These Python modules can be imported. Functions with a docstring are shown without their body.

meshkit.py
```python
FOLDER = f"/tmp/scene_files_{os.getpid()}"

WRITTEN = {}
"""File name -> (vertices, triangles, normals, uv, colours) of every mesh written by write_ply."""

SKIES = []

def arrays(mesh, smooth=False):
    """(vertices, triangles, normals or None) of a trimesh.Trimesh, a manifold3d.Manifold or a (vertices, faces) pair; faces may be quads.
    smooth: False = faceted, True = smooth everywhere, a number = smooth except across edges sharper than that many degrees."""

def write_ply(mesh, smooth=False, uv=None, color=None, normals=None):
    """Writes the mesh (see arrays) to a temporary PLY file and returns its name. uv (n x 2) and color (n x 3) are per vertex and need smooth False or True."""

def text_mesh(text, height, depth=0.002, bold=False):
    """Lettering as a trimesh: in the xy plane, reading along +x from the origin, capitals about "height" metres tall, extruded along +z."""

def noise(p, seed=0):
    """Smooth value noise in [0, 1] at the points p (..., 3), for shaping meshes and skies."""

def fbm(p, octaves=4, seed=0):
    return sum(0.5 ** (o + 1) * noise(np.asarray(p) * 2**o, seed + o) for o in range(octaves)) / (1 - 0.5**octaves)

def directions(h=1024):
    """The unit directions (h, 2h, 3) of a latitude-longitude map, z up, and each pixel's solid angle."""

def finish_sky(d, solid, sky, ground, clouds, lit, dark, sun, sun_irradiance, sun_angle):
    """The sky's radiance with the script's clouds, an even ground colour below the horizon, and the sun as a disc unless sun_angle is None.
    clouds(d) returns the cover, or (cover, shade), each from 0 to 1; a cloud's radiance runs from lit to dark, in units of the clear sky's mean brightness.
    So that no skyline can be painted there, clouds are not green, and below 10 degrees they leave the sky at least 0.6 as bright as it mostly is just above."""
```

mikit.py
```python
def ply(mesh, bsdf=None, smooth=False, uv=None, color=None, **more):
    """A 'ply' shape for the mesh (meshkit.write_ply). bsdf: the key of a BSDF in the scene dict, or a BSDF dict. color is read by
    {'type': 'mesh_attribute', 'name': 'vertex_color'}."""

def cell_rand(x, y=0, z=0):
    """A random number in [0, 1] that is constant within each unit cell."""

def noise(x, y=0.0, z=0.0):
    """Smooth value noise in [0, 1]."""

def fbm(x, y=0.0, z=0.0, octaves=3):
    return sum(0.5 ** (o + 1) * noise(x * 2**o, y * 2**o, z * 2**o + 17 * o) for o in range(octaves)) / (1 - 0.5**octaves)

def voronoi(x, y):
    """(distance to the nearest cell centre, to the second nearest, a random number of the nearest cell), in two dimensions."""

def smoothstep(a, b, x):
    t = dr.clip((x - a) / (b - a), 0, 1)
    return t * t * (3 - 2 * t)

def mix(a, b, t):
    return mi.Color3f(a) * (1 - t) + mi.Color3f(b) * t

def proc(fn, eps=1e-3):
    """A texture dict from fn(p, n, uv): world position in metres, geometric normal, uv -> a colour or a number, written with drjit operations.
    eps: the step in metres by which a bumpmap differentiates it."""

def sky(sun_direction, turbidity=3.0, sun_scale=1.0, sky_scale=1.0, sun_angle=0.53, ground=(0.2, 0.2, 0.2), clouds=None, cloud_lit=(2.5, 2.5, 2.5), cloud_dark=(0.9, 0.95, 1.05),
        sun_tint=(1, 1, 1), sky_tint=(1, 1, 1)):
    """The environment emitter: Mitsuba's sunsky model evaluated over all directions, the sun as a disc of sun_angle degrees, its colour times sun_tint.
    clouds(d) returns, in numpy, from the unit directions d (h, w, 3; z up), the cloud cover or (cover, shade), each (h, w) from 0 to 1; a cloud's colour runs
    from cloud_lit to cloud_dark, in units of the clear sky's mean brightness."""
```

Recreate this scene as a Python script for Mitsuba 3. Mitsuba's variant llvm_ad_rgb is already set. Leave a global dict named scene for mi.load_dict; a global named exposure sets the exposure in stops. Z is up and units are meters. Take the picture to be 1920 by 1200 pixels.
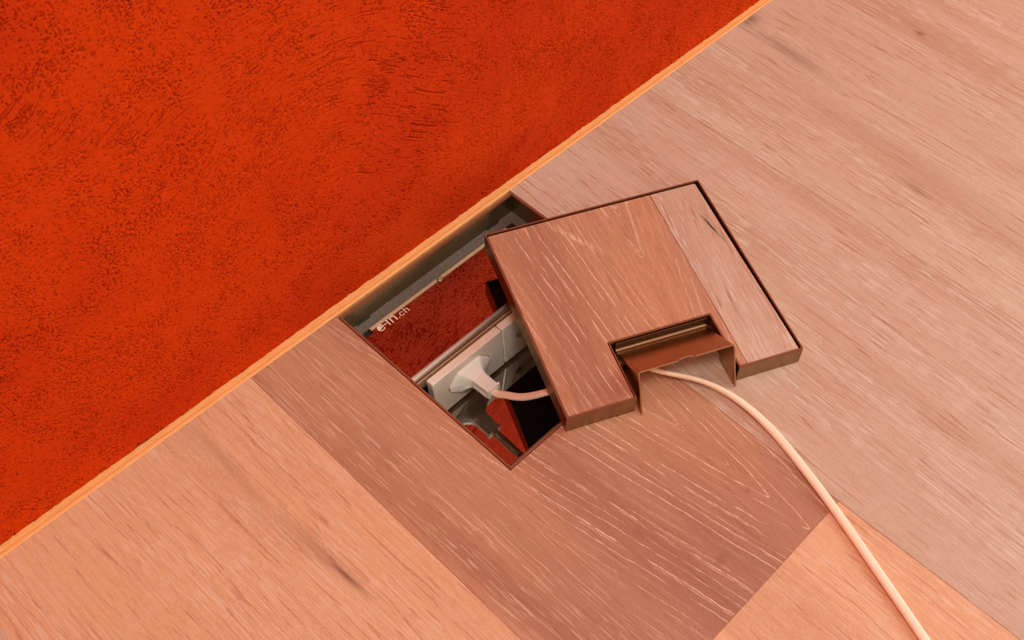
import math, random, numpy as np, trimesh, mitsuba as mi, drjit as dr, mikit, meshkit
import manifold3d as m3
from manifold3d import Manifold, CrossSection
from shapely.geometry import Polygon
from mikit import noise, fbm, cell_rand, smoothstep, mix, proc, ply

T = mi.ScalarTransform4f
scene, labels = {}, {}
rng = np.random.default_rng(7)

# ------------------------------------------------------------------ camera, light, exposure
# x runs along the red wall, y points into the wall, z is up; the floor box opening has its wall-side left corner at the origin
EYE = np.array([-0.25895, -0.42999, 0.64551])
FWD = np.array([0.43085, 0.41947, -0.79901])
UP = np.array([0.56222, 0.56781, 0.60125])
scene['camera'] = {'type': 'thinlens', 'fov': 50.02, 'fov_axis': 'x', 'aperture_radius': 0.0009, 'focus_distance': 0.84,
                   'near_clip': 0.02, 'far_clip': 20.0,
                   'to_world': T().look_at(origin=EYE.tolist(), target=(EYE + FWD).tolist(), up=UP.tolist())}
exposure = -0.31
WINDOW_LIGHT = (7.2, 8.9, 9.0)       # daylight through the window in the right-hand wall
LAMP_LIGHT = (20.4, 22.0, 21.0)          # ceiling lamp panel
RX0, RX1, RY0, RY1, RH = -1.6, 2.3, -2.6, 0.0, 2.5   # the room


# ------------------------------------------------------------------ helpers
def mani(b):
    m = b.to_mesh()
    return trimesh.Trimesh(np.asarray(m.vert_properties)[:, :3].astype(float), np.asarray(m.tri_verts), process=False)


def bx(x0, x1, y0, y1, z0, z1):
    return Manifold.cube([x1 - x0, y1 - y0, z1 - z0]).translate([x0, y0, z0])


def chamfer_box(x0, x1, y0, y1, z0, z1, c):
    return Manifold.batch_hull([bx(x0 + c, x1 - c, y0 + c, y1 - c, z0, z1), bx(x0, x1, y0 + c, y1 - c, z0 + c, z1 - c),
                                bx(x0 + c, x1 - c, y0, y1, z0 + c, z1 - c)])


def top_chamfer(x0, x1, y0, y1, z0, z1, c):
    return Manifold.batch_hull([bx(x0, x1, y0, y1, z0, z1 - c), bx(x0 + c, x1 - c, y0 + c, y1 - c, z1 - c, z1)])


def prism(pts, z0, z1):
    return CrossSection([np.asarray(pts, float)], m3.FillRule.NonZero).extrude(z1 - z0).translate([0, 0, z0])


def moved(mesh, M):
    mesh = mesh.copy()
    mesh.apply_transform(M)
    return mesh


def frame_matrix(o, ex, ey, ez):
    M = np.eye(4)
    M[:3, 0], M[:3, 1], M[:3, 2], M[:3, 3] = ex, ey, ez, o
    return M


def add(name, mesh, bsdf, parent=None, smooth=False, uv=None, **more):
    base = f'{parent}__{name}' if parent else name
    key, k = base, 0
    while key in scene:
        k += 1
        key = f'{base}_{k:03d}'
    if isinstance(mesh, Manifold):
        mesh = mani(mesh)
    scene[key] = ply(mesh, bsdf, smooth, uv=uv, **more)
    return key


def thing(key, label, category, group=None):
    labels[key] = {'label': label, 'category': category}
    if group:
        labels[key]['group'] = group


def struct(key, label=None):
    labels[key] = {'kind': 'structure'}
    if label:
        labels[key]['label'] = label


def srgb(r, g, b):
    return tuple(float(((c / 255 + 0.055) / 1.055) ** 2.4 if c > 10 else c / 255 / 12.92) for c in (r, g, b))


# ------------------------------------------------------------------ materials
HX, HY = 0.180, -0.1786                         # the opening runs from (0, 0) to (HX, HY)
ROWS = [-0.0782, 0.1364, 0.35385]               # seams between the plank rows, x
END_Y = -0.3471                                 # butt joint of the dark plank


def ridged(v):
    return 1 - dr.abs(2 * v - 1)


def grain_lines(x, y, xc, slope, step, wide, seed, warp):
    """White limed growth rings: nested narrow arches about the plank's heart line x = xc, as broken hairlines. x, y in millimetres."""
    d = x - xc
    q = dr.sqrt(d * d + 6.0)
    grad = dr.sqrt(1 + dr.square(slope * d / q))
    wob = 0.9 * (noise(x * 0.16, y * 0.045, seed + 5) - 0.5) + 0.7 * (noise(x * 0.5, y * 0.16, seed + 8) - 0.5)     # mm, across the line
    F = -y + slope * q + warp * (fbm(x * 0.022, y * 0.006, seed, 2) - 0.5) + wob * grad
    ph = F / step
    idx = dr.floor(ph)
    strong = cell_rand(idx, seed + 4)
    off = (ph - idx - 0.5 + 0.40 * (cell_rand(idx, seed) - 0.5)) * step
    w = wide * (0.6 + 0.9 * strong) * grad + 0.6
    line = 1 - smoothstep(0.35, 1.0, dr.abs(off) / w)
    # a second, fainter ring follows some of the lines
    off2 = off - step * (0.16 + 0.1 * cell_rand(idx, seed + 7))
    line = dr.maximum(line, 0.6 * (1 - smoothstep(0.3, 0.9, dr.abs(off2) / w)) * smoothstep(0.5, 0.6, cell_rand(idx, seed + 9)))
    breaks = smoothstep(0.22, 0.42, noise(x * 0.30, y * 0.030, seed + 2)) * (0.35 + 0.65 * smoothstep(0.28, 0.55, noise(x * 1.5, y * 0.20, seed + 3)))
    fib = 0.72 + 0.56 * (noise(x * 2.2, y * 0.5, seed + 11) - 0.2)
    return dr.minimum(line * breaks * fib, 1) * (0.45 + 0.55 * smoothstep(0.15, 0.6, strong))


def blob(x, y, cx, cy, ax, ay, lean=0.0):
    dx, dy = x - cx, y - cy
    return dr.exp(-(dr.square((dx - lean * dy) / ax) + dr.square(dy / ay)))


def oak(p, n, uv):
    x, y = uv.x * 1000, uv.y * 1000            # millimetres across and along the planks
    u = uv.x
    row = dr.select(u < ROWS[0], dr.floor((u - ROWS[0]) / 0.2180), dr.select(u < ROWS[1], 0., dr.select(u < ROWS[2], 1., dr.floor((u - ROWS[2]) / 0.2262) + 2.)))
    beyond = (uv.y < END_Y) & (row == 0)
    rid = row + dr.select(beyond, 37., 0.)
    rnd = cell_rand(rid, 11)
    is_dark = (row == 0) & ~beyond
    is_left = row == -1
    # --- shared fibre structure; the pale boards' fibre leans a little against their edges
    lean = dr.select(is_dark, mi.Float(0.0), dr.select(is_left, mi.Float(0.03), mi.Float(-0.035)))
    xs = x + lean * y + 5.0 * (fbm(x * 0.012, y * 0.006, 3.3 + rid, 2) - 0.5)
    band = fbm(xs * 0.035, y * 0.0022, 9.1 + rid, 3)          # broad tone bands
    fine = fbm(xs * 0.55, y * 0.014, 2.0 + rid, 3)            # fibre
    hair = noise(xs * 1.05, y * 0.016, 5.0 + rid)
    pore = smoothstep(0.66, 0.84, noise(xs * 1.9, y * 0.10, 21.0 + rid)) * smoothstep(0.30, 0.6, noise(xs * 0.4, y * 0.02, 8.0))
    grit = noise(x * 2.4, y * 0.9, 15.0) - 0.5
    lime = smoothstep(0.52, 0.82, noise(xs * 1.75, y * 0.085, 31.0 + rid)) * (0.35 + 0.65 * smoothstep(0.35, 0.62, fbm(xs * 0.05, y * 0.005, 51.0 + rid, 2)))
    vein = 1 - smoothstep(0.02, 0.075, dr.abs(noise(xs * 0.60, y * 0.012, 24.0 + rid) - 0.5))
    vein = vein * smoothstep(0.42, 0.62, noise(xs * 0.6, y * 0.045, 25.0 + rid))
    speck = noise(x * 1.6, y * 1.1, 77.0)
    # --- dark smoked-looking board with limed arches
    dark = mix(srgb(198, 134, 104), srgb(178, 114, 88), smoothstep(0.3, 0.7, band))
    dark = mix(dark, srgb(206, 136, 102), 0.55 * smoothstep(0.42, 0.72, fbm(x * 0.02, y * 0.006, 4.0, 2)))
    dark = mix(dark, srgb(162, 98, 76), 0.55 * blob(x, y, -66, -200, 9, 110, -0.05) * (0.4 + 1.2 * (fine - 0.2)) + 0.35 * blob(x, y, -52, -95, 10, 40, -0.1) + 0.3 * blob(x, y, -40, -300, 22, 60))
    dark = mix(dark, srgb(168, 106, 90), 0.55 * blob(x, y, 30, -330, 120, 75) * (0.6 + 0.8 * (fine - 0.2)))
    dark = dark * (0.90 + 0.20 * fine + 0.14 * grit)
    dark = mix(dark, srgb(150, 82, 56), 0.26 * pore + 0.24 * vein) * 1.05
    white = grain_lines(x, y, 106.0, 6.3, 38.0, 0.36, 3.0, 34.0)
    edge = smoothstep(5, -35, x)                               # the board's left edge is fine straight grain
    white = white * (1 - edge) + edge * 0.50 * smoothstep(0.62, 0.82, noise(xs * 1.9, y * 0.040, 63.0)) * smoothstep(0.30, 0.6, noise(xs * 1.1, y * 0.10, 64.0))
    white = dr.maximum(white, 0.85 * blob(x, y, 64, -27, 3.0, 16, -0.75) * smoothstep(0.35, 0.6, noise(x * 1.6, y * 0.25, 13.0)))
    dark = mix(dark, srgb(246, 194, 168), dr.minimum(0.95 * white, 1))
    dark = mix(dark, srgb(150, 92, 60), 0.5 * blob(x, y, 49, -318, 5, 2.2) + 0.35 * blob(x, y, 100, -300, 2.5, 2.5))
    # --- pale limed boards
    tone = dr.select(is_left | beyond, mi.Float(1.0), mi.Float(0.0))
    warm = mix(srgb(226, 160, 122), srgb(233, 172, 132), band)
    cool = mix(srgb(222, 164, 136), srgb(232, 180, 154), band)
    pale = mix(cool, warm, tone)
    pale = mix(pale, srgb(206, 140, 106), 0.40 * smoothstep(0.54, 0.76, fbm(xs * 0.028, y * 0.0028, 41.0 + rid, 2)))
    pale = pale * (0.945 + 0.10 * fine + 0.14 * grit) * (0.965 + 0.07 * hair)
    pale = mix(pale, srgb(196, 120, 86), 0.32 * pore + 0.60 * vein)
    pale = mix(pale, srgb(248, 208, 190), 0.60 * lime * (1 - 0.40 * tone))
    pale = mix(pale, srgb(240, 196, 172), 0.20 * smoothstep(0.5, 0.8, speck) * smoothstep(0.4, 0.7, fbm(x * 0.02, y * 0.006, 71.0 + rid, 2)))
    arch = grain_lines(x, y, mi.Float(-136), 4.0, 24.0, 0.45, 43.0, 90.0) * smoothstep(0.35, 0.62, noise(x * 1.5, y * 0.14, 46.0)) * dr.select(is_left, mi.Float(1.0), mi.Float(0.0)) * smoothstep(-208, -190, x)
    pale = mix(pale, srgb(246, 190, 158), 0.42 * arch)
    # --- marks that single boards carry
    pale = mix(pale, srgb(142, 84, 60), 0.75 * blob(x, y, -126.5, -160, 2.0, 16, -0.09) * (0.4 + 0.9 * fine) + 0.35 * blob(x, y, -128, -135, 5.0, 34, -0.06)
               + 0.3 * blob(x, y, -131, -40, 3.0, 40, 0.04) * (0.3 + fine))
    pale = mix(pale, srgb(150, 100, 80), 0.75 * blob(x, y, 494, 0, 12, 7) * (0.5 + 0.7 * fine) + 0.45 * blob(x, y, 482, -52, 7, 45, 0.1) * (0.4 + fine))
    pale = mix(pale, srgb(140, 78, 44), 0.7 * blob(x, y, 590, -122, 3, 5) + 0.55 * blob(x, y, 417, -229, 3.2, 13, 0.1) * (0.4 + fine))
    pale = mix(pale, srgb(196, 128, 92), 0.55 * blob(x, y, 596, -150, 13, 130, 0.02) * (0.5 + 0.7 * fine))
    pale = mix(pale, srgb(196, 130, 100), 0.42 * blob(x, y, 440, -200, 14, 150, 0.05) * (0.4 + fine))
    # crack in the pale strip of the lid and its stain (u = 168, v = -50 on the lid in place)
    pale = mix(pale, srgb(52, 30, 22), 1.0 * blob(x, y, 167.8, -50, 0.75, 8.0, -0.17) + 0.5 * blob(x, y, 166.4, -42, 0.5, 5, -0.3) + 0.6 * blob(x, y, 170.4, -63, 0.4, 6, -0.2) + 0.35 * blob(x, y, 169, -45, 2.2, 16, -0.15) * noise(x, y * 0.2, 4.0))
    pale = pale * (0.975 + 0.05 * rnd) * dr.select(tone > 0.5, mi.Color3f(1.04, 1.0, 1.0), dr.select(row == 1, mi.Color3f(0.845, 0.895, 0.925), mi.Color3f(0.885, 0.965, 0.975)))
    return dr.select(is_dark, dark, pale) * mi.Color3f(0.895, 0.99, 0.985)


def oak_height(p, n, uv):
    x, y = uv.x * 1000, uv.y * 1000
    return -6e-5 * smoothstep(0.62, 0.82, noise(x * 1.5, y * 0.06, 3.0)) + 4e-5 * fbm(x * 0.6, y * 0.03, 7.0, 2)


def oak_rough(p, n, uv):
    return 0.40 + 0.16 * noise(uv.x * 900, uv.y * 40, 3.0)


scene['mat_oak'] = {'type': 'twosided', 'bsdf': {'type': 'bumpmap', 'arbitrary': proc(oak_height, 4e-4), 'scale': 1.0,
                    'bsdf': {'type': 'principled', 'base_color': proc(oak), 'roughness': proc(oak_rough), 'specular': 0.35}}}


def stucco_color(p, n, uv):
    a = fbm(p.x * 14, p.z * 14, 3.0, 3)
    b = noise(p.x * 420, p.z * 420, 9.0)
    c = mix((0.535, 0.0310, 0.0003), (0.605, 0.0425, 0.0004), smoothstep(0.3, 0.7, a))
    return c * (0.94 + 0.12 * b)


def stucco_height(p, n, uv):
    x, z = p.x, p.z
    # beyond the finely built stretch the coarser pits are bump relief too
    out = dr.minimum(0.4790 * (0.515 - x) - 0.8778 * z, 0.9246 * (x + 0.275) - 0.3809 * z)
    out = 1 - smoothstep(-0.016, -0.001, out)
    where = fbm(x * 60, z * 60, 8.8, 3) - 0.5
    a, b = x * 0.8 + z * 0.6, -x * 0.6 + z * 0.8
    coarse = smoothstep(0.70, 0.84, noise(a * 700, b * 1150, 8.0) + 0.5 * where) + 0.7 * smoothstep(0.74, 0.86, noise(x * 1100, z * 1100, 5.0) + 0.4 * where)
    return -5.5e-4 * out * coarse + 0.8e-4 * fbm(x * 1500, z * 1500, 3.0, 2) - 1.3e-4 * smoothstep(0.70, 0.86, noise(x * 1400, z * 1400, 12.0))


scene['mat_stucco'] = {'type': 'twosided', 'bsdf': {'type': 'bumpmap', 'arbitrary': proc(stucco_height, 1.1e-4), 'scale': 1.0,
                       'bsdf': {'type': 'principled', 'base_color': proc(stucco_color), 'roughness': 0.75, 'specular': 0.10}}}


def cork(p, n, uv):
    g = fbm(p.x * 120, p.y * 900, 4.0, 3)
    return mix(srgb(240, 160, 92), srgb(250, 184, 116), g)


scene['mat_trim'] = {'type': 'twosided', 'bsdf': {'type': 'principled', 'base_color': proc(cork), 'roughness': 0.55, 'specular': 0.3}}
scene['mat_room'] = {'type': 'twosided', 'bsdf': {'type': 'diffuse', 'reflectance': {'type': 'rgb', 'value': [0.72, 0.68, 0.62]}}}
scene['mat_subfloor'] = {'type': 'twosided', 'bsdf': {'type': 'diffuse', 'reflectance': {'type': 'rgb', 'value': [0.05, 0.03, 0.022]}}}


def rough(name, color, alpha):
    scene[name] = {'type': 'twosided', 'bsdf': {'type': 'roughconductor', 'distribution': 'ggx', 'alpha': alpha, 'material': 'none',
                   'specular_reflectance': {'type': 'rgb', 'value': list(color)}}}


def plastic(name, color, r=0.4, spec=0.5):
    scene[name] = {'type': 'twosided', 'bsdf': {'type': 'principled', 'base_color': {'type': 'rgb', 'value': list(color)}, 'roughness': r, 'specular': spec}}


rough('mat_bronze', (0.38, 0.26, 0.165), 0.10)          # brushed copper-brown frame metal
rough('mat_bronze_mirror', (0.52, 0.32, 0.19), 0.06)   # the polished flap
rough('mat_steel_dark', (0.36, 0.28, 0.17), 0.12)      # inner walls of the box
scene['mat_mirror'] = {'type': 'twosided', 'bsdf': {'type': 'conductor', 'material': 'none', 'specular_reflectance': {'type': 'rgb', 'value': [0.50, 0.45, 0.40]}}}         # polished cover and bottom sheet
rough('mat_flange', (0.15, 0.105, 0.06), 0.12)
rough('mat_bend', (0.58, 0.45, 0.37), 0.22)
rough('mat_bright_steel', (0.72, 0.66, 0.60), 0.12)
plastic('mat_copper_edge', srgb(138, 76, 52), 0.35)
plastic('mat_black', (0.004, 0.004, 0.005), 0.5)
plastic('mat_print', srgb(226, 206, 194), 0.5, 0.2)
plastic('mat_tan', srgb(186, 150, 116), 0.5)
plastic('mat_socket', srgb(244, 228, 210), 0.32)
plastic('mat_plug', srgb(248, 242, 232), 0.35)
plastic('mat_cord', srgb(252, 220, 190), 0.42, 0.4)
plastic('mat_lid_back', srgb(60, 44, 36), 0.5)


def gasket(p, n, uv):
    s = noise(p.x * 1600, p.y * 1600, 3.0)
    return mix(srgb(88, 74, 68), srgb(112, 96, 88), s) + mi.Color3f(0.25) * smoothstep(0.95, 0.98, noise(p.x * 620, p.y * 620, 8.0))


scene['mat_gasket'] = {'type': 'twosided', 'bsdf': {'type': 'principled', 'base_color': proc(gasket), 'roughness': 0.7, 'specular': 0.3}}

# ------------------------------------------------------------------ setting: room, wall, trim, floor
# lamps of the room
wx = RX1 - 0.002
wy0, wy1, wz0, wz1 = -2.1, -0.45, 0.75, 2.2
pane = trimesh.Trimesh([[wx + .05, wy0, wz0], [wx + .05, wy1, wz0], [wx + .05, wy1, wz1], [wx + .05, wy0, wz1]], [[0, 2, 1], [0, 3, 2]], process=False)
if pane.face_normals[0][0] > 0:
    pane.invert()
scene['window_1'] = ply(pane, 'mat_room', emitter={'type': 'area', 'radiance': {'type': 'rgb', 'value': list(WINDOW_LIGHT)}})
struct('window_1')
fr = bx(wx - 0.03, wx + .05, wy0 - .06, wy1 + .06, wz0 - .06, wz1 + .06) - bx(wx - .05, wx + .06, wy0, wy1, wz0, wz1)
add('window_frame', fr, 'mat_room', 'window_1')
add('mullion', bx(wx - .02, wx + .04, (wy0 + wy1) / 2 - .03, (wy0 + wy1) / 2 + .03, wz0, wz1), 'mat_room', 'window_1')

lx, ly, ls = -0.42, -0.95, 0.30
lamp = trimesh.Trimesh([[lx - ls, ly - ls, RH - .03], [lx + ls, ly - ls, RH - .03], [lx + ls, ly + ls, RH - .03], [lx - ls, ly + ls, RH - .03]], [[0, 2, 1], [0, 3, 2]], process=False)
if lamp.face_normals[0][2] > 0:
    lamp.invert()
scene['ceiling_lamp__diffuser'] = ply(lamp, 'mat_room', emitter={'type': 'area', 'radiance': {'type': 'rgb', 'value': list(LAMP_LIGHT)}})
add('housing', bx(lx - ls - .03, lx + ls + .03, ly - ls - .03, ly + ls + .03, RH - .04, RH) - bx(lx - ls, lx + ls, ly - ls, ly + ls, RH - .1, RH - .02), 'mat_room', 'ceiling_lamp')
thing('ceiling_lamp', 'flat square white ceiling lamp panel lighting the room', 'lamp')

add('ceiling', bx(RX0, RX1, RY0, .1, RH, RH + .05), 'mat_room'); struct('ceiling')
add('wall_left', bx(RX0 - .05, RX0, RY0, .1, -.08, RH), 'mat_room'); struct('wall_left')
add('wall_front', bx(RX0, RX1, RY0 - .05, RY0, -.08, RH), 'mat_room'); struct('wall_front')
add('wall_right', bx(RX1 + .0, RX1 + .12, RY0, .1, -.08, RH) - bx(RX1 - .1, RX1 + .2, wy0 - .06, wy1 + .06, wz0 - .06, wz1 + .06), 'mat_room'); struct('wall_right')

# the plastered wall: relief is real geometry where the photograph looks, its ragged lower edge overlaps the trim
WY = 0.0105
def stucco_relief(x, z):
    q = lambda a, b, s: np.stack([x * a, z * b, np.zeros_like(x) + s], -1)
    wx_ = (meshkit.fbm(q(9, 9, 1.5), 3, 1) - .5)
    wz_ = (meshkit.fbm(q(9, 9, 7.5), 3, 2) - .5)
    ang = 6.0 * (meshkit.fbm(q(3.2, 3.2, 3.5), 2, 3) - .5) + .6          # trowel direction swirls
    ca, sa = np.cos(ang), np.sin(ang)
    X, Z = x + .02 * wx_, z + .02 * wz_
    a, b = X * ca + Z * sa, -X * sa + Z * ca
    nz_ = lambda p, q_, o, seed: meshkit.noise(np.stack([p, q_, 0 * X + o], -1), seed)
    iso = nz_(X * 900, Z * 900, 4.2, 4)
    dirn = nz_(a * 520, b * 1250, 2.2, 5)
    where = meshkit.fbm(np.stack([X * 60, Z * 60, 0 * X + 8.8], -1), 3, 7)
    pits = nz_(a * 800, b * 1250, 8.1, 6)
    pit = np.clip((pits - .80 + .30 * (where - .5)) / .08, 0, 1)
    pits2 = nz_(X * 1250, Z * 1250, 3.1, 9)
    pit2 = np.clip((pits2 - .83 + .22 * (where - .5)) / .08, 0, 1)
    cr = nz_(X * 480, Z * 480, 6.6, 21)
    gate = np.clip((nz_(X * 210, Z * 210, 9.6, 22) - .62 + .5 * (where - .5)) / .06, 0, 1)
    crack = np.clip((.050 - np.abs(cr - .5)) / .04, 0, 1) * gate
    crumb = np.clip((nz_(X * 1000, Z * 1000, 5.4, 8) - .80) / .2, 0, 1)
    return .00016 * (iso - .5) + .00014 * (dirn - .5) - .0015 * np.maximum(np.maximum(pit, pit2), .7 * crack) + .00026 * crumb + .0003 * (where - .5)

CELL, NSUB = .02, 50                              # coarse cells; those in view are divided into 0.4 mm steps
st = CELL / NSUB
sx0, sx1, sz1 = -.36, .62, .44
ncx, ncz = int(round((sx1 - sx0) / CELL)), int(round(sz1 / CELL))
TRI = [(-.275, 0), (.515, 0), (-.130, .352)]
def inside(x, z):                                 # distance inside the triangle that the photograph shows (negative outside)
    d_ = np.full(np.shape(x), 1e9)
    for (ax, az), (bx_, bz) in ((TRI[1], TRI[2]), (TRI[2], TRI[0])):
        l_ = math.hypot(bx_ - ax, bz - az)
        d_ = np.minimum(d_, ((bx_ - ax) * (z - az) - (bz - az) * (x - ax)) / l_)
    return d_
ccx, ccz = np.meshgrid(sx0 + (np.arange(ncx) + .5) * CELL, (np.arange(ncz) + .5) * CELL)
cmask = (inside(ccx, ccz) > -.030) | (np.arange(ncz)[:, None] == 0)
nx, nz = ncx * NSUB + 1, ncz * NSUB + 1
fmask = np.repeat(np.repeat(cmask, NSUB, 0), NSUB, 1)
gx, gz = sx0 + np.arange(nx) * st, np.arange(nz) * st
used = np.zeros((nz, nx), bool)
for a_, b_ in ((0, 0), (0, 1), (1, 0), (1, 1)):
    used[a_:nz - 1 + a_, b_:nx - 1 + b_] |= fmask
number = np.cumsum(used.ravel()).reshape(nz, nx) - 1
iz, ix = np.nonzero(used)
PX, PZ = gx[ix], gz[iz]
fade = np.clip(np.minimum(inside(PX, PZ) + .016, np.minimum(PX - sx0, sx1 - PX)) / .015, 0, 1)
H = stucco_relief(PX, PZ) * fade
rag1 = meshkit.fbm(np.stack([gx * 300, 0 * gx, 0 * gx + .3], -1), 3, 11) - .5 + .8 * (meshkit.fbm(np.stack([gx * 40, 0 * gx, 0 * gx + .7], -1), 2, 12) - .5)
fade1 = np.clip(np.minimum(gx - sx0, sx1 - gx) / .015, 0, 1)
rag = rag1[ix]
low = np.clip((0.008 - PZ) / .008, 0, 1)
PY = WY - H - .0024 * low ** 2 * rag * fade1[ix]
PZ = np.where(iz == 0, .0009 + np.clip(.0022 * rag, -.0005, .0016), np.where(iz < 8, np.maximum(PZ, .0026 * iz / 8 + .0009 + np.clip(.0022 * rag, -.0005, .0016) * (1 - iz / 8)), PZ))
V = np.stack([PX, PY, PZ], -1)
qz, qx = np.nonzero(fmask)
q00, q01, q10, q11 = number[qz, qx], number[qz, qx + 1], number[qz + 1, qx], number[qz + 1, qx + 1]
F = np.vstack([np.stack([q00, q01, q11], 1), np.stack([q00, q11, q10], 1)])
back = V[:nx].copy(); back[:, 1] = .019          # underside of the plaster edge
V2 = np.vstack([V, back]); o = len(V); J = np.arange(nx - 1)
F = np.vstack([F, np.stack([J, o + J, o + J + 1], 1), np.stack([J, o + J + 1, J + 1], 1)])
def quad(x0, x1, z0, z1):
    return np.array([[x0, WY, z0], [x1, WY, z0], [x1, WY, z1], [x0, WY, z1]])
vs, fs, n0 = [V2], [F], len(V2)
flat = [quad(sx0 + i * CELL, sx0 + (i + 1) * CELL, k * CELL, (k + 1) * CELL) for k in range(ncz) for i in range(ncx) if not cmask[k, i]]
for q in [quad(RX0, sx0, .001, sz1), quad(sx1, RX1, .001, sz1), quad(RX0, RX1, sz1, RH)] + flat:
    vs.append(q); fs.append(np.array([[0, 1, 2], [0, 2, 3]]) + n0); n0 += 4
add('wall_back', trimesh.Trimesh(np.vstack(vs), np.vstack(fs), process=False), 'mat_stucco', smooth=True)
struct('wall_back', 'orange red wall of rough trowelled plaster rising from the floor')
add('masonry', bx(RX0, RX1, .0192, .1, -.08, RH), 'mat_subfloor', 'wall_back')

# trim strip under the plaster
TY = 0.0030
tv = Manifold.batch_hull([bx(RX0, RX1, TY, .0185, -.012, -.0004), bx(RX0, RX1, TY + .0008, .0185, -.0004, .0002)])
tv = tv - bx(RX0 - 1, RX1 + 1, TY + .0026, TY + .0031, -.0006, .01)
add('trim_1', tv, 'mat_trim'); struct('trim_1', 'narrow pale strip between the floor boards and the red wall')

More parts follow.
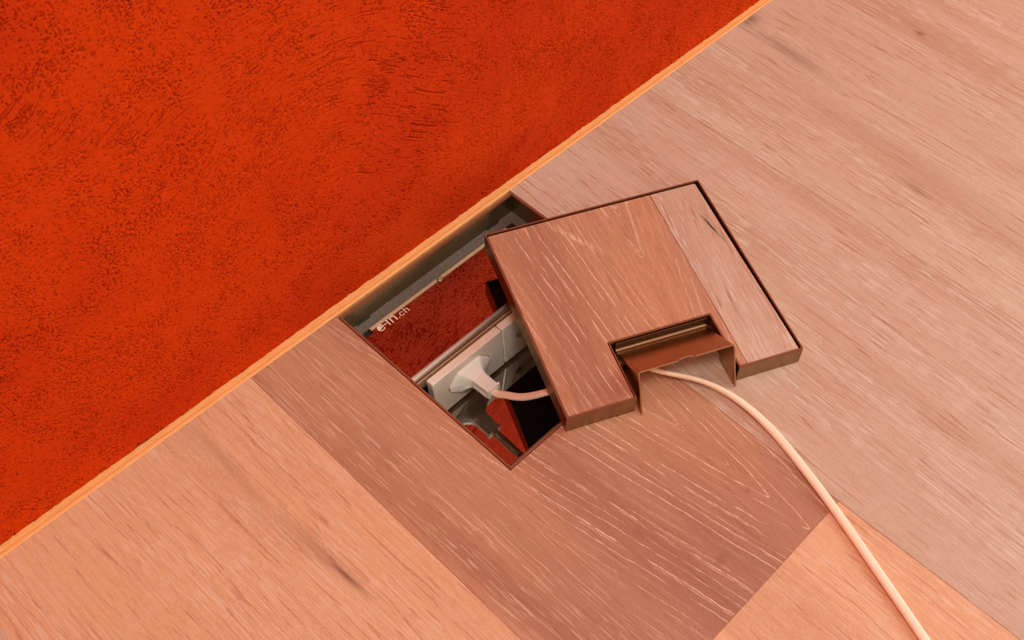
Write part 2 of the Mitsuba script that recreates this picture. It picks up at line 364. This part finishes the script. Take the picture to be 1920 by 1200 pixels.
# floor: a slab with the opening, boards as parts
hole = bx(-.0006, HX + .0006, HY - .0006, .02, -1, 1)
add('floor', bx(RX0, RX1, RY0, .0192, -.08, -.0125) - bx(-.0006, HX + .0006, HY - .0006, .0006, -1, 1), 'mat_subfloor')
struct('floor', 'floor of wide limed oak boards with a square opening at the wall')
bounds = [-1.6, -1.3862, -1.1682, -.9502, -.7322, -.5142, -.2962, ROWS[0], ROWS[1], ROWS[2], .58005, .80625, 1.03245, 1.25865, 1.48485, 1.71105, 1.93725, 2.16345, 2.3]
g = .00004
for i, (a, b) in enumerate(zip(bounds[:-1], bounds[1:])):
    if abs(a - ROWS[0]) < 1e-6:
        cuts = [TY, END_Y, -1.75, RY0]
    elif abs(b - ROWS[0]) < 1e-6 or abs(a - ROWS[1]) < 1e-6 or abs(a - ROWS[2]) < 1e-6:
        cuts = [TY, (-1.35, -1.1, -1.6)[i % 3], RY0]
    else:
        cuts = [TY, -rng.uniform(.7, 1.9), RY0]
    for y1, y0 in zip(cuts[:-1], cuts[1:]):
        ch = .0004 if abs(a - ROWS[0]) < 1e-6 else .00014
        pl = top_chamfer(a + g, b - g, y0 + g, y1 - g, -.012, 0, ch)
        if a < HX + .01 and b > -.01 and y1 > -.01:
            pl = pl - hole
        mesh = mani(pl)
        add('plank', mesh, 'mat_oak', 'floor', uv=mesh.vertices[:, :2])

# ------------------------------------------------------------------ floor box
B = 'floor_box'
thing(B, 'bronze framed square floor box sunk open at the foot of the red wall', 'floor outlet box')
w = .0013
ring = bx(0, HX, HY, 0, -.064, .0) - bx(w, HX - w, HY + w, -w, -1, 1)
add('casing', ring, 'mat_steel_dark', B)
c = .0016
rim = Manifold.batch_hull([bx(0, HX, HY, 0, -.0016, -.0001), bx(.0003, HX - .0003, HY + .0003, -.0003, -.0001, .0002)]) - bx(c, HX - c, HY + c, -c, -1, 1)
rim = rim - (bx(w - .0001, HX - w + .0001, HY + w - .0001, -w + .0001, -1, -.5))
# the rim sits on the casing's edge
ring2 = bx(0, HX, HY, 0, -.064, -.0018) - bx(w, HX - w, HY + w, -w, -1, 1)
scene.pop(B + '__casing'); add('casing', ring2, 'mat_steel_dark', B)
add('rim', rim, 'mat_copper_edge', B)
ZL = -.020
gk = bx(w + .0001, HX - w - .0001, HY + w + .0001, -w - .0001, ZL - .004, ZL) - bx(.0098, HX - .0098, HY + .0105, -.0106, -1, 1)
add('gasket', gk, 'mat_gasket', B)
for u0, u1 in ((.0125, .026), (.150, .1635)):
    add('slot', bx(u0, u1, -.0030, -.0016, ZL - .001, ZL + .0001), 'mat_black', B)
# polished cover plate: flat sheet with a rounded front bend
t_, r_, y_ = .0012, .0044, -.0660
along_x = np.array([[0, 0, 1, .0097], [1, 0, 0, 0], [0, 1, 0, 0]], float)          # (y, z) profiles run along x
arc_o = [(y_ - r_ * math.sin(k / 8 * math.pi / 2), ZL - r_ + r_ * math.cos(k / 8 * math.pi / 2)) for k in range(9)]
arc_i = [(y_ - (r_ - t_) * math.sin(k / 8 * math.pi / 2), ZL - r_ + (r_ - t_) * math.cos(k / 8 * math.pi / 2)) for k in range(9)]
bend = arc_o + [(y_ - r_, ZL - .012), (y_ - r_ + t_, ZL - .012)] + arc_i[::-1]
bend = CrossSection([np.array(bend[::-1])], m3.FillRule.NonZero).extrude(.1606).transform(along_x)
add('plate_bend', bend, 'mat_bend', B, smooth=25)
cp = CrossSection([np.array([(-.0106, ZL - t_), (-.0106, ZL), (y_, ZL), (y_, ZL - t_)][::-1])], m3.FillRule.NonZero).extrude(.1606).transform(along_x)
for u0 in (.0105, .1625):
    cp = cp - bx(u0, u0 + .0068, -.0160, -.005, -.03, .0)
cp = cp - Manifold.cylinder(.05, .0011, .0011, 24).translate([.0880, -.0118, -.05])
add('cover_plate', cp, 'mat_mirror', B, smooth=25)
for u0 in (.0105, .1625):
    add('clip', bx(u0 + .0002, u0 + .0066, -.0158, -.0108, ZL - .003, ZL - .0012), 'mat_black', B)
add('plate_lip', Manifold.batch_hull([bx(.0176, .1622, -.0135, -.0107, ZL, ZL + .00015), bx(.0176, .1622, -.0125, -.0108, ZL + .00015, ZL + .0004)]) , 'mat_tan', B)
# screw
scr = Manifold.revolve(CrossSection([np.array([[0, 0], [.0021, 0], [.0022, .0004], [.0016, .0011], [0, .0013]])], m3.FillRule.NonZero), 28)
scr = scr - Manifold.cylinder(.01, .0009, .0009, 6).translate([0, 0, .0006])
tor = Manifold.revolve(CrossSection([np.array([[.0022, 0], [.0027, 0], [.0027, .0004], [.0022, .0004]])], m3.FillRule.NonZero), 28)
sk = add('screw', moved(mani(scr), trimesh.transformations.translation_matrix([.0880, -.0132, ZL + .0004])), 'mat_bright_steel', B, smooth=30)
labels[sk] = {'label': 'small steel countersunk screw'}
add('washer', moved(mani(tor), trimesh.transformations.translation_matrix([.0880, -.0132, ZL + .0004])), 'mat_bronze', sk)
# printed lettering
glyphs, w1 = [], 0.0
for text, h_, squeeze, gap in (('e', .0078, 1.0, .0004), ('-', .0075, .62, .0006), ('in', .0075, 1.0, 0.0)):
    g_ = meshkit.text_mesh(text, h_, .00006)
    g_.apply_scale([squeeze, 1, 1]); g_.apply_translation([w1 - g_.bounds[0][0], 0, 0])
    w1 = g_.bounds[1][0] + gap
    glyphs.append(g_)
t1 = trimesh.util.concatenate(glyphs)
t2 = meshkit.text_mesh('.ch', .0052, .00006)
t2.apply_translation([w1 + .0012 - t2.bounds[0][0], 0, 0])
ball = Manifold.cylinder(.00006, .00155, .00155, 24)
bm = mani(ball); bm.apply_translation([.0021, .0033, 0])
txt = trimesh.util.concatenate([t1, t2, bm])
sc = .0298 / (txt.bounds[1][0] - txt.bounds[0][0])
txt.apply_scale([sc, 1.0, 1.0])
lx_ = add('lettering', moved(txt, trimesh.transformations.translation_matrix([.0214, -.0192, ZL + .00002])), 'mat_print', B + '__cover_plate')
labels[lx_] = {'label': 'white lettering reading e-in.ch'}
# carrier rail, rear panel of the sockets and mirror bottom
add('rail', chamfer_box(.0020, HX - .002, -.0721, -.0709, -.034, ZL - .0030, .0003), 'mat_tan', B)
add('rear_panel', bx(.0018, HX - .0018, -.0742, -.0732, -.0632, -.030), 'mat_black', B)
add('bottom_plate', bx(.0014, HX - .0014, HY + .0014, -.0014, -.0655, -.0640), 'mat_mirror', B)

# ------------------------------------------------------------------ power sockets
TH = math.atan(4 / 40)
SO = np.array([.0165, -.082, -.020]); SU = np.array([1., 0, 0])
ST = np.array([0, math.sin(TH), math.cos(TH)]); SN = np.array([0, -math.cos(TH), math.sin(TH)])
FM = frame_matrix(SO, SU, ST, SN)
HC = np.array([35.3, -19.2]) / 1000
hexp = np.array([[21.4, 0], [16.5, 8.2], [11.2, 12.0], [-11.2, 12.0], [-16.5, 8.2], [-21.4, 0], [-16.5, -8.2], [-11.2, -12.0], [11.2, -12.0], [16.5, -8.2]]) / 1000
hexp = np.array(Polygon([(21.4, 1.8), (11.6, 12.0), (-11.6, 12.0), (-21.4, 1.8), (-21.4, -1.8), (-11.6, -12.0), (11.6, -12.0), (21.4, -1.8)]).buffer(-1.2).buffer(1.2, quad_segs=3).exterior.coords)[:-1] / 1000
if Polygon(hexp).exterior.is_ccw is False:
    hexp = hexp[::-1]
def socket(shift, label):
    key = 'power_socket' if 'power_socket__faceplate' not in scene else 'power_socket_001'
    fp = chamfer_box(0, .0706, -.040, 0, -.0070, 0, .0006)
    fp = fp - prism(hexp + HC, -.0056, .01)
    rim_ = prism(hexp * 1.0 + HC, -.0005, .001)
    top_big = prism(hexp * 1.045 + HC, -.00035, .001)
    fp = fp - top_big
    M = FM.copy(); M[0, 3] += shift
    add('faceplate', moved(mani(fp), M), 'mat_socket', key, smooth=28)
    for dx, dy in ((-.0095, 0), (.0095, 0), (0, -.0042)):
        add('contact_hole', moved(mani(Manifold.cylinder(.0004, .0026, .0026, 20).translate([HC[0] + dx, HC[1] + dy, -.0056])), M), 'mat_black', key)
    thing(key, label, 'power socket')
socket(0, 'white wall-type power socket with the white plug pushed into it')
socket(.0716, 'white power socket with an empty recess half hidden under the lid')

# ------------------------------------------------------------------ plug with its cord
def plug_section(wd, k):
    ang = np.linspace(0, 2 * np.pi, k, endpoint=False)
    return ang
def ray_radius(poly, ang):
    P = Polygon(poly); out = []
    from shapely.geometry import LineString
    for a_ in ang:
        hit = P.exterior.intersection(LineString([(0, 0), (math.cos(a_), math.sin(a_))]))
        out.append([hit.x, hit.y])
    return np.array(out)
K = 72
ang = np.linspace(0, 2 * np.pi, K, endpoint=False) + .01
hexr = ray_radius(hexp * .955, ang)
def rrect(hw, hh, r):
    from shapely.geometry import box as sbox
    return ray_radius(np.array(sbox(-hw + r, -hh + r, hw - r, hh - r).buffer(r, quad_segs=6).exterior.coords), ang)
neck = rrect(.0060, .0046, .0012)
secs = []
for wv, bl in ((-.0050, 0), (-.0005, 0), (.0012, .0), (.0022, .10), (.0036, .30), (.0052, .52), (.0070, .73), (.0090, .90), (.0112, 1.0)):
    secs.append((wv, hexr * (1 - bl) + neck * bl, .0016 * bl))
for wv, s_ in ((.016, .96), (.021, .92), (.0246, .90)):
    secs.append((wv, neck * s_, .0016))
for wv, s_ in ((.0248, 1.02), (.0266, 1.02), (.0268, .90)):
    secs.append((wv, neck * s_, .0016))
pv, pf = [], []
for wv, s_, dy in secs:
    pv += [[x_, y_ + dy, wv] for x_, y_ in s_]
for i in range(len(secs) - 1):
    for j in range(K):
        k2 = (j + 1) % K
        pf += [[i * K + j, i * K + k2, (i + 1) * K + k2], [i * K + j, (i + 1) * K + k2, (i + 1) * K + j]]
n_ = len(pv); pv += [[0, 0, secs[0][0]], [0, .0016, secs[-1][0]]]
pf += [[n_, (j + 1) % K, j] for j in range(K)] + [[n_ + 1, (len(secs) - 1) * K + j, (len(secs) - 1) * K + (j + 1) % K] for j in range(K)]
pm = trimesh.Trimesh(pv, pf, process=False); pm.apply_translation([HC[0], HC[1], 0]); pm.fix_normals()
add('plug', moved(pm, FM), 'mat_plug', 'power_cable', smooth=32)
labels['power_cable__plug'] = {'label': 'white flat plug with tapering neck'}
add('grip_ridge', moved(mani(chamfer_box(HC[0] - .0064, HC[0] - .0058, HC[1] - .0026, HC[1] + .0000, .009, .0246, .0002)), FM), 'mat_plug', 'power_cable__plug')
add('strap', moved(mani(chamfer_box(HC[0] + .0036, HC[0] + .0062, HC[1] + .0046, HC[1] + .0068, .0250, .0268, .0005)), FM), 'mat_plug', 'power_cable__plug')
e_ = FM @ np.array([HC[0], HC[1] + .0014, .0262, 1]); e2 = FM @ np.array([HC[0], HC[1] + .0014, .0300, 1])
from scipy.interpolate import CubicSpline
ctrl = np.array([e_[:3] * 1000, e2[:3] * 1000, (53.2, -119, -31.5), (55.0, -128, -26.0), (60.0, -141, -16.0), (67.5, -151.5, -6.5), (82, -160, -3.6), (101, -166, -2.4), (115, -173, 1.8), (121, -181, 5.4),
                 (123.0, -190.5, 7.4), (129, -203.5, 7.4), (139, -219, 6.4), (147.0, -237.5, 4.8), (149.8, -261.5, 3.3), (147.2, -285.5, 2.3), (140, -312.5, 2.0), (131, -340.5, 2.0), (120.5, -369.5, 2.0),
                 (110.5, -395.5, 2.0), (101, -420.5, 2.0), (93.5, -439.5, 2.0), (83, -465, 2.0), (66, -505, 2.0), (40, -580, 2.0), (5, -680, 2.0), (-40, -800, 2.0), (-80, -950, 2.0), (-90, -1150, 2.0)]) / 1000
dd = np.r_[0, np.cumsum(np.linalg.norm(np.diff(ctrl, axis=0), axis=1))]
cs = CubicSpline(dd, ctrl)
at = np.linspace(0, dd[-1], 460)
pts = cs(at)
# flat two-core cord, 6.4 by 3.7 mm, that stands nearly on edge where it leaves the lid and lies flat further on
roll = np.radians(np.interp(at, [0, dd[4], dd[7], dd[9], dd[12], dd[13], dd[15]], [0, 0, 50, 62, 60, 45, 4]))
tg = np.gradient(pts, axis=0); tg /= np.linalg.norm(tg, axis=1, keepdims=True)
la = np.cross(tg, [0, 0, 1.0]); la /= np.linalg.norm(la, axis=1, keepdims=True)
up_ = np.cross(la, tg)
wa = np.cos(roll)[:, None] * la + np.sin(roll)[:, None] * up_
na = np.cross(tg, wa)
NS = 24
th2 = np.arange(NS) * 2 * np.pi / NS
sx_, sy_ = np.cos(th2), np.sin(th2)
k_ = (np.abs(sx_) ** 2.5 + np.abs(sy_) ** 2.5) ** (-1 / 2.5)
cv = (pts[:, None] + .0032 * (sx_ * k_)[None, :, None] * wa[:, None] + .00185 * (sy_ * k_)[None, :, None] * na[:, None]).reshape(-1, 3)
ii, jj = np.meshgrid(np.arange(len(pts) - 1), np.arange(NS), indexing='ij')
q0, q1, q2, q3 = ii * NS + jj, ii * NS + (jj + 1) % NS, (ii + 1) * NS + (jj + 1) % NS, (ii + 1) * NS + jj
cf = np.vstack([np.stack([q0, q1, q2], -1).reshape(-1, 3), np.stack([q0, q2, q3], -1).reshape(-1, 3)])
nv = len(cv)
cv = np.vstack([cv, pts[:1], pts[-1:]])
cf = np.vstack([cf, [[nv, (j + 1) % NS, j] for j in range(NS)], [[nv + 1, nv - NS + j, nv - NS + (j + 1) % NS] for j in range(NS)]])
cm = trimesh.Trimesh(cv, cf, process=False); cm.fix_normals()
add('cord', cm, 'mat_cord', 'power_cable', smooth=True)
labels['power_cable__cord'] = {'label': 'smooth cream coloured flat cord'}
thing('power_cable', 'cream power cable with white plug, running from the floor box across the boards', 'power cable')

# ------------------------------------------------------------------ the lid lying askew over the opening
LA = -.44911
LC = np.array([.16566, -.14494, .0003])
LM = frame_matrix(LC, [math.cos(LA), math.sin(LA), 0], [-math.sin(LA), math.cos(LA), 0], [0, 0, 1])
LE, LN, LH = .0895, .0870, .0167
NA, NB, ND = -.0382, .0395, -.0385           # notch from NA to NB, back edge at ND
D = 'access_lid'
thing(D, 'square floor box lid with wood inlay and notch, lying askew half over the opening', 'lid')
outer = Polygon([(-LE, -LN), (NA, -LN), (NA, ND), (NB, ND), (NB, -LN), (LE, -LN), (LE, LN), (-LE, LN)])
inner = outer.buffer(-.0011, join_style=2)
def ring_of(a_, b_, z0, z1):
    A_ = prism(np.array(a_.exterior.coords)[:-1] if a_.exterior.is_ccw else np.array(a_.exterior.coords)[:-1][::-1], z0, z1)
    B_ = prism(np.array(b_.exterior.coords)[:-1] if b_.exterior.is_ccw else np.array(b_.exterior.coords)[:-1][::-1], z0 - 1, z1 + 1)
    return A_ - B_
body = ring_of(outer, inner, 0, LH - .0012)
lower_notch = bx(NA - .0020, NB + .0005, ND - .0150, ND + .002, -.01, .0078)      # the cord passes under the notch's rear edge
body = body - lower_notch
add('frame', moved(mani(body), LM), 'mat_bronze', D)
labels[D + '__frame'] = {'label': 'brushed bronze edge frame'}
tip = Manifold.batch_hull([bx(0, 0.001, 0, .001, 0, .001)])
edge_ = ring_of(outer.buffer(-.0001, join_style=2), outer.buffer(-.0010, join_style=2), LH - .0011, LH)
add('frame_edge', moved(mani(edge_), LM), 'mat_copper_edge', D + '__frame')
# wood inlay: two boards, the seam in line with the floor seam when the lid is in place
wood = Polygon([(-.0880, -.0856), (NA - .0014, -.0856), (NA - .0014, ND + .0014), (NB + .0014, ND + .0014), (NB + .0014, -.0856), (.0868, -.0856), (.0856, .0846), (-.0880, .0846)])
wood = wood.buffer(-.0012).buffer(.0012, quad_segs=3)
from shapely.geometry import box as sbox
SEAM = ROWS[1] - .090
for part in (wood.intersection(sbox(-1, -1, SEAM - .0001, 1)), wood.intersection(sbox(SEAM + .0001, -1, 1, 1))):
    xy = np.array(part.exterior.coords)[:-1]
    xy = xy if part.exterior.is_ccw else xy[::-1]
    zi = part.buffer(-.0003, join_style=2)
    xi = np.array(zi.exterior.coords)[:-1]; xi = xi if zi.exterior.is_ccw else xi[::-1]
    pm_ = prism(xy, .0085, LH - .0009) + prism(xi, LH - .0010, LH - .0005)
    mesh = mani(pm_)
    uv = mesh.vertices[:, :2] + [.090, HY / 2]
    # keep each piece on its own side of the seam in the grain function
    k_ = add('wood_inlay', moved(mesh, LM), 'mat_oak', D, uv=uv)
    labels[k_] = {'label': 'brown oak board with white grain' if part.centroid.x < SEAM else 'pale oak strip with a small dark crack'}
bp = outer.buffer(-.0012, join_style=2)
xy = np.array(bp.exterior.coords)[:-1]; xy = xy if bp.exterior.is_ccw else xy[::-1]
add('backing_plate', moved(mani(prism(xy, .0072, .0084)), LM), 'mat_lid_back', D)

# cable flap, swung up about its rear edge
fa, fb, fl_, tilt = -.0352, .0375, .0437, .597
fy, fz = -.0412, .0082
wid = fb - fa
th_ = .0011
oc = CrossSection.square([wid, .060]).translate([0, -.060])
ro = Polygon([(0, -.06), (wid, -.06), (wid, 0), (0, 0)]).buffer(-.0022).buffer(.0022, quad_segs=6)
ri = Polygon([(th_, -.08), (wid - th_, -.08), (wid - th_, -th_), (th_, -th_)]).buffer(-.0012).buffer(.0012, quad_segs=5)
def cc(P_):
    a_ = np.array(P_.exterior.coords)[:-1]
    return a_ if P_.exterior.is_ccw else a_[::-1]
U_ = CrossSection([cc(ro)], m3.FillRule.NonZero) - CrossSection([cc(ri)], m3.FillRule.NonZero)
U_ = U_.extrude(fl_)                       # (x, height, along)
# to lid axes before tilting: x -> e, along -> -n, height -> z
U_ = U_.transform(np.array([[1, 0, 0, fa], [0, 0, -1, 0], [0, 1, 0, 0]], float))
# finger notch in the front edge
nt = Manifold.cylinder(.02, .0062, .0062, 40).scale([1, .52, 1]).translate([.0012, -fl_ - .0002, -.01])
U_ = U_ - nt
# legs cut back so their front edge leans less than the plate's normal
leg_cut = prism([(-fl_ - .03, -.002), (-fl_ - .0002, -.002), (-fl_ + .0095, -.05), (-fl_ - .03, -.05)][::-1], -.1, .1)
leg_cut = leg_cut.transform(np.array([[0, 0, 1, 0], [1, 0, 0, 0], [0, 1, 0, 0]], float))
U_ = U_ - leg_cut
# slit near the front of each leg, leaving a tine
sl = prism([(-fl_ + .0070, -.034), (-fl_ + .0082, -.034), (-fl_ + .0062, -.0225), (-fl_ + .0052, -.0225)], -.1, .1)
sl = sl.transform(np.array([[0, 0, 1, 0], [1, 0, 0, 0], [0, 1, 0, 0]], float))
U_ = U_ - sl
R_ = trimesh.transformations.rotation_matrix(-tilt, [1, 0, 0])
U_ = U_.transform(R_[:3].astype(float)).translate([0, fy, fz])
U_ = U_.trim_by_plane([0, 0, 1], .0004)
# the legs' rear edge runs aslant so that the cord can pass below them
aslant = prism([(-.030, -.02), (-.030, .0058), (-.0440, .0062), (-.0500, .0080), (-.0570, .0060), (-.0800, -.0010), (-.0800, -.02)][::-1], -.1, .1)
U_ = U_ - aslant.transform(np.array([[0, 0, 1, 0], [1, 0, 0, 0], [0, 1, 0, 0]], float))
U_ = U_.trim_by_plane([0, -1, 0], -(ND - .0048))
# rear bend: the sheet turns up against the notch's rear wall
corner = np.array([ND - .0016, fz + (fy - (ND - .0016)) * math.tan(tilt)])
corner[1] = fz - ((ND - .0016) - fy) * math.tan(tilt) - .00058
rb = .0024; turn = math.pi / 2 + tilt; tl = rb * math.tan(turn / 2)
dn, dz = math.cos(tilt), -math.sin(tilt)
start = corner - tl * np.array([dn, dz])
cen = start + rb * np.array([-dz, dn])
line = [start - .0009 * np.array([dn, dz])]
for k in range(15):
    a_ = k / 14 * turn * .80
    v_ = np.array([dz, -dn]) * rb
    line.append(cen + np.array([v_[0] * math.cos(a_) - v_[1] * math.sin(a_), v_[0] * math.sin(a_) + v_[1] * math.cos(a_)]))
from shapely.geometry import LineString
strip = LineString(line).buffer(.00045, cap_style=2)
st_ = CrossSection([cc(strip)], m3.FillRule.NonZero).extrude(wid - .002)
st_ = st_.transform(np.array([[0, 0, 1, fa + .001], [1, 0, 0, 0], [0, 1, 0, 0]], float))
U_ = U_ + st_
flange = chamfer_box(fa + .0006, fb - .0006, ND - .0019, ND - .0006, line[-1][1] - .0006, .0158, .0003)
add('flap_stop', moved(mani(flange), LM), 'mat_flange', D)
add('flap', moved(mani(U_), LM), 'mat_bronze_mirror', D)
labels[D + '__flap'] = {'label': 'polished bronze cable flap swung up in the notch'}
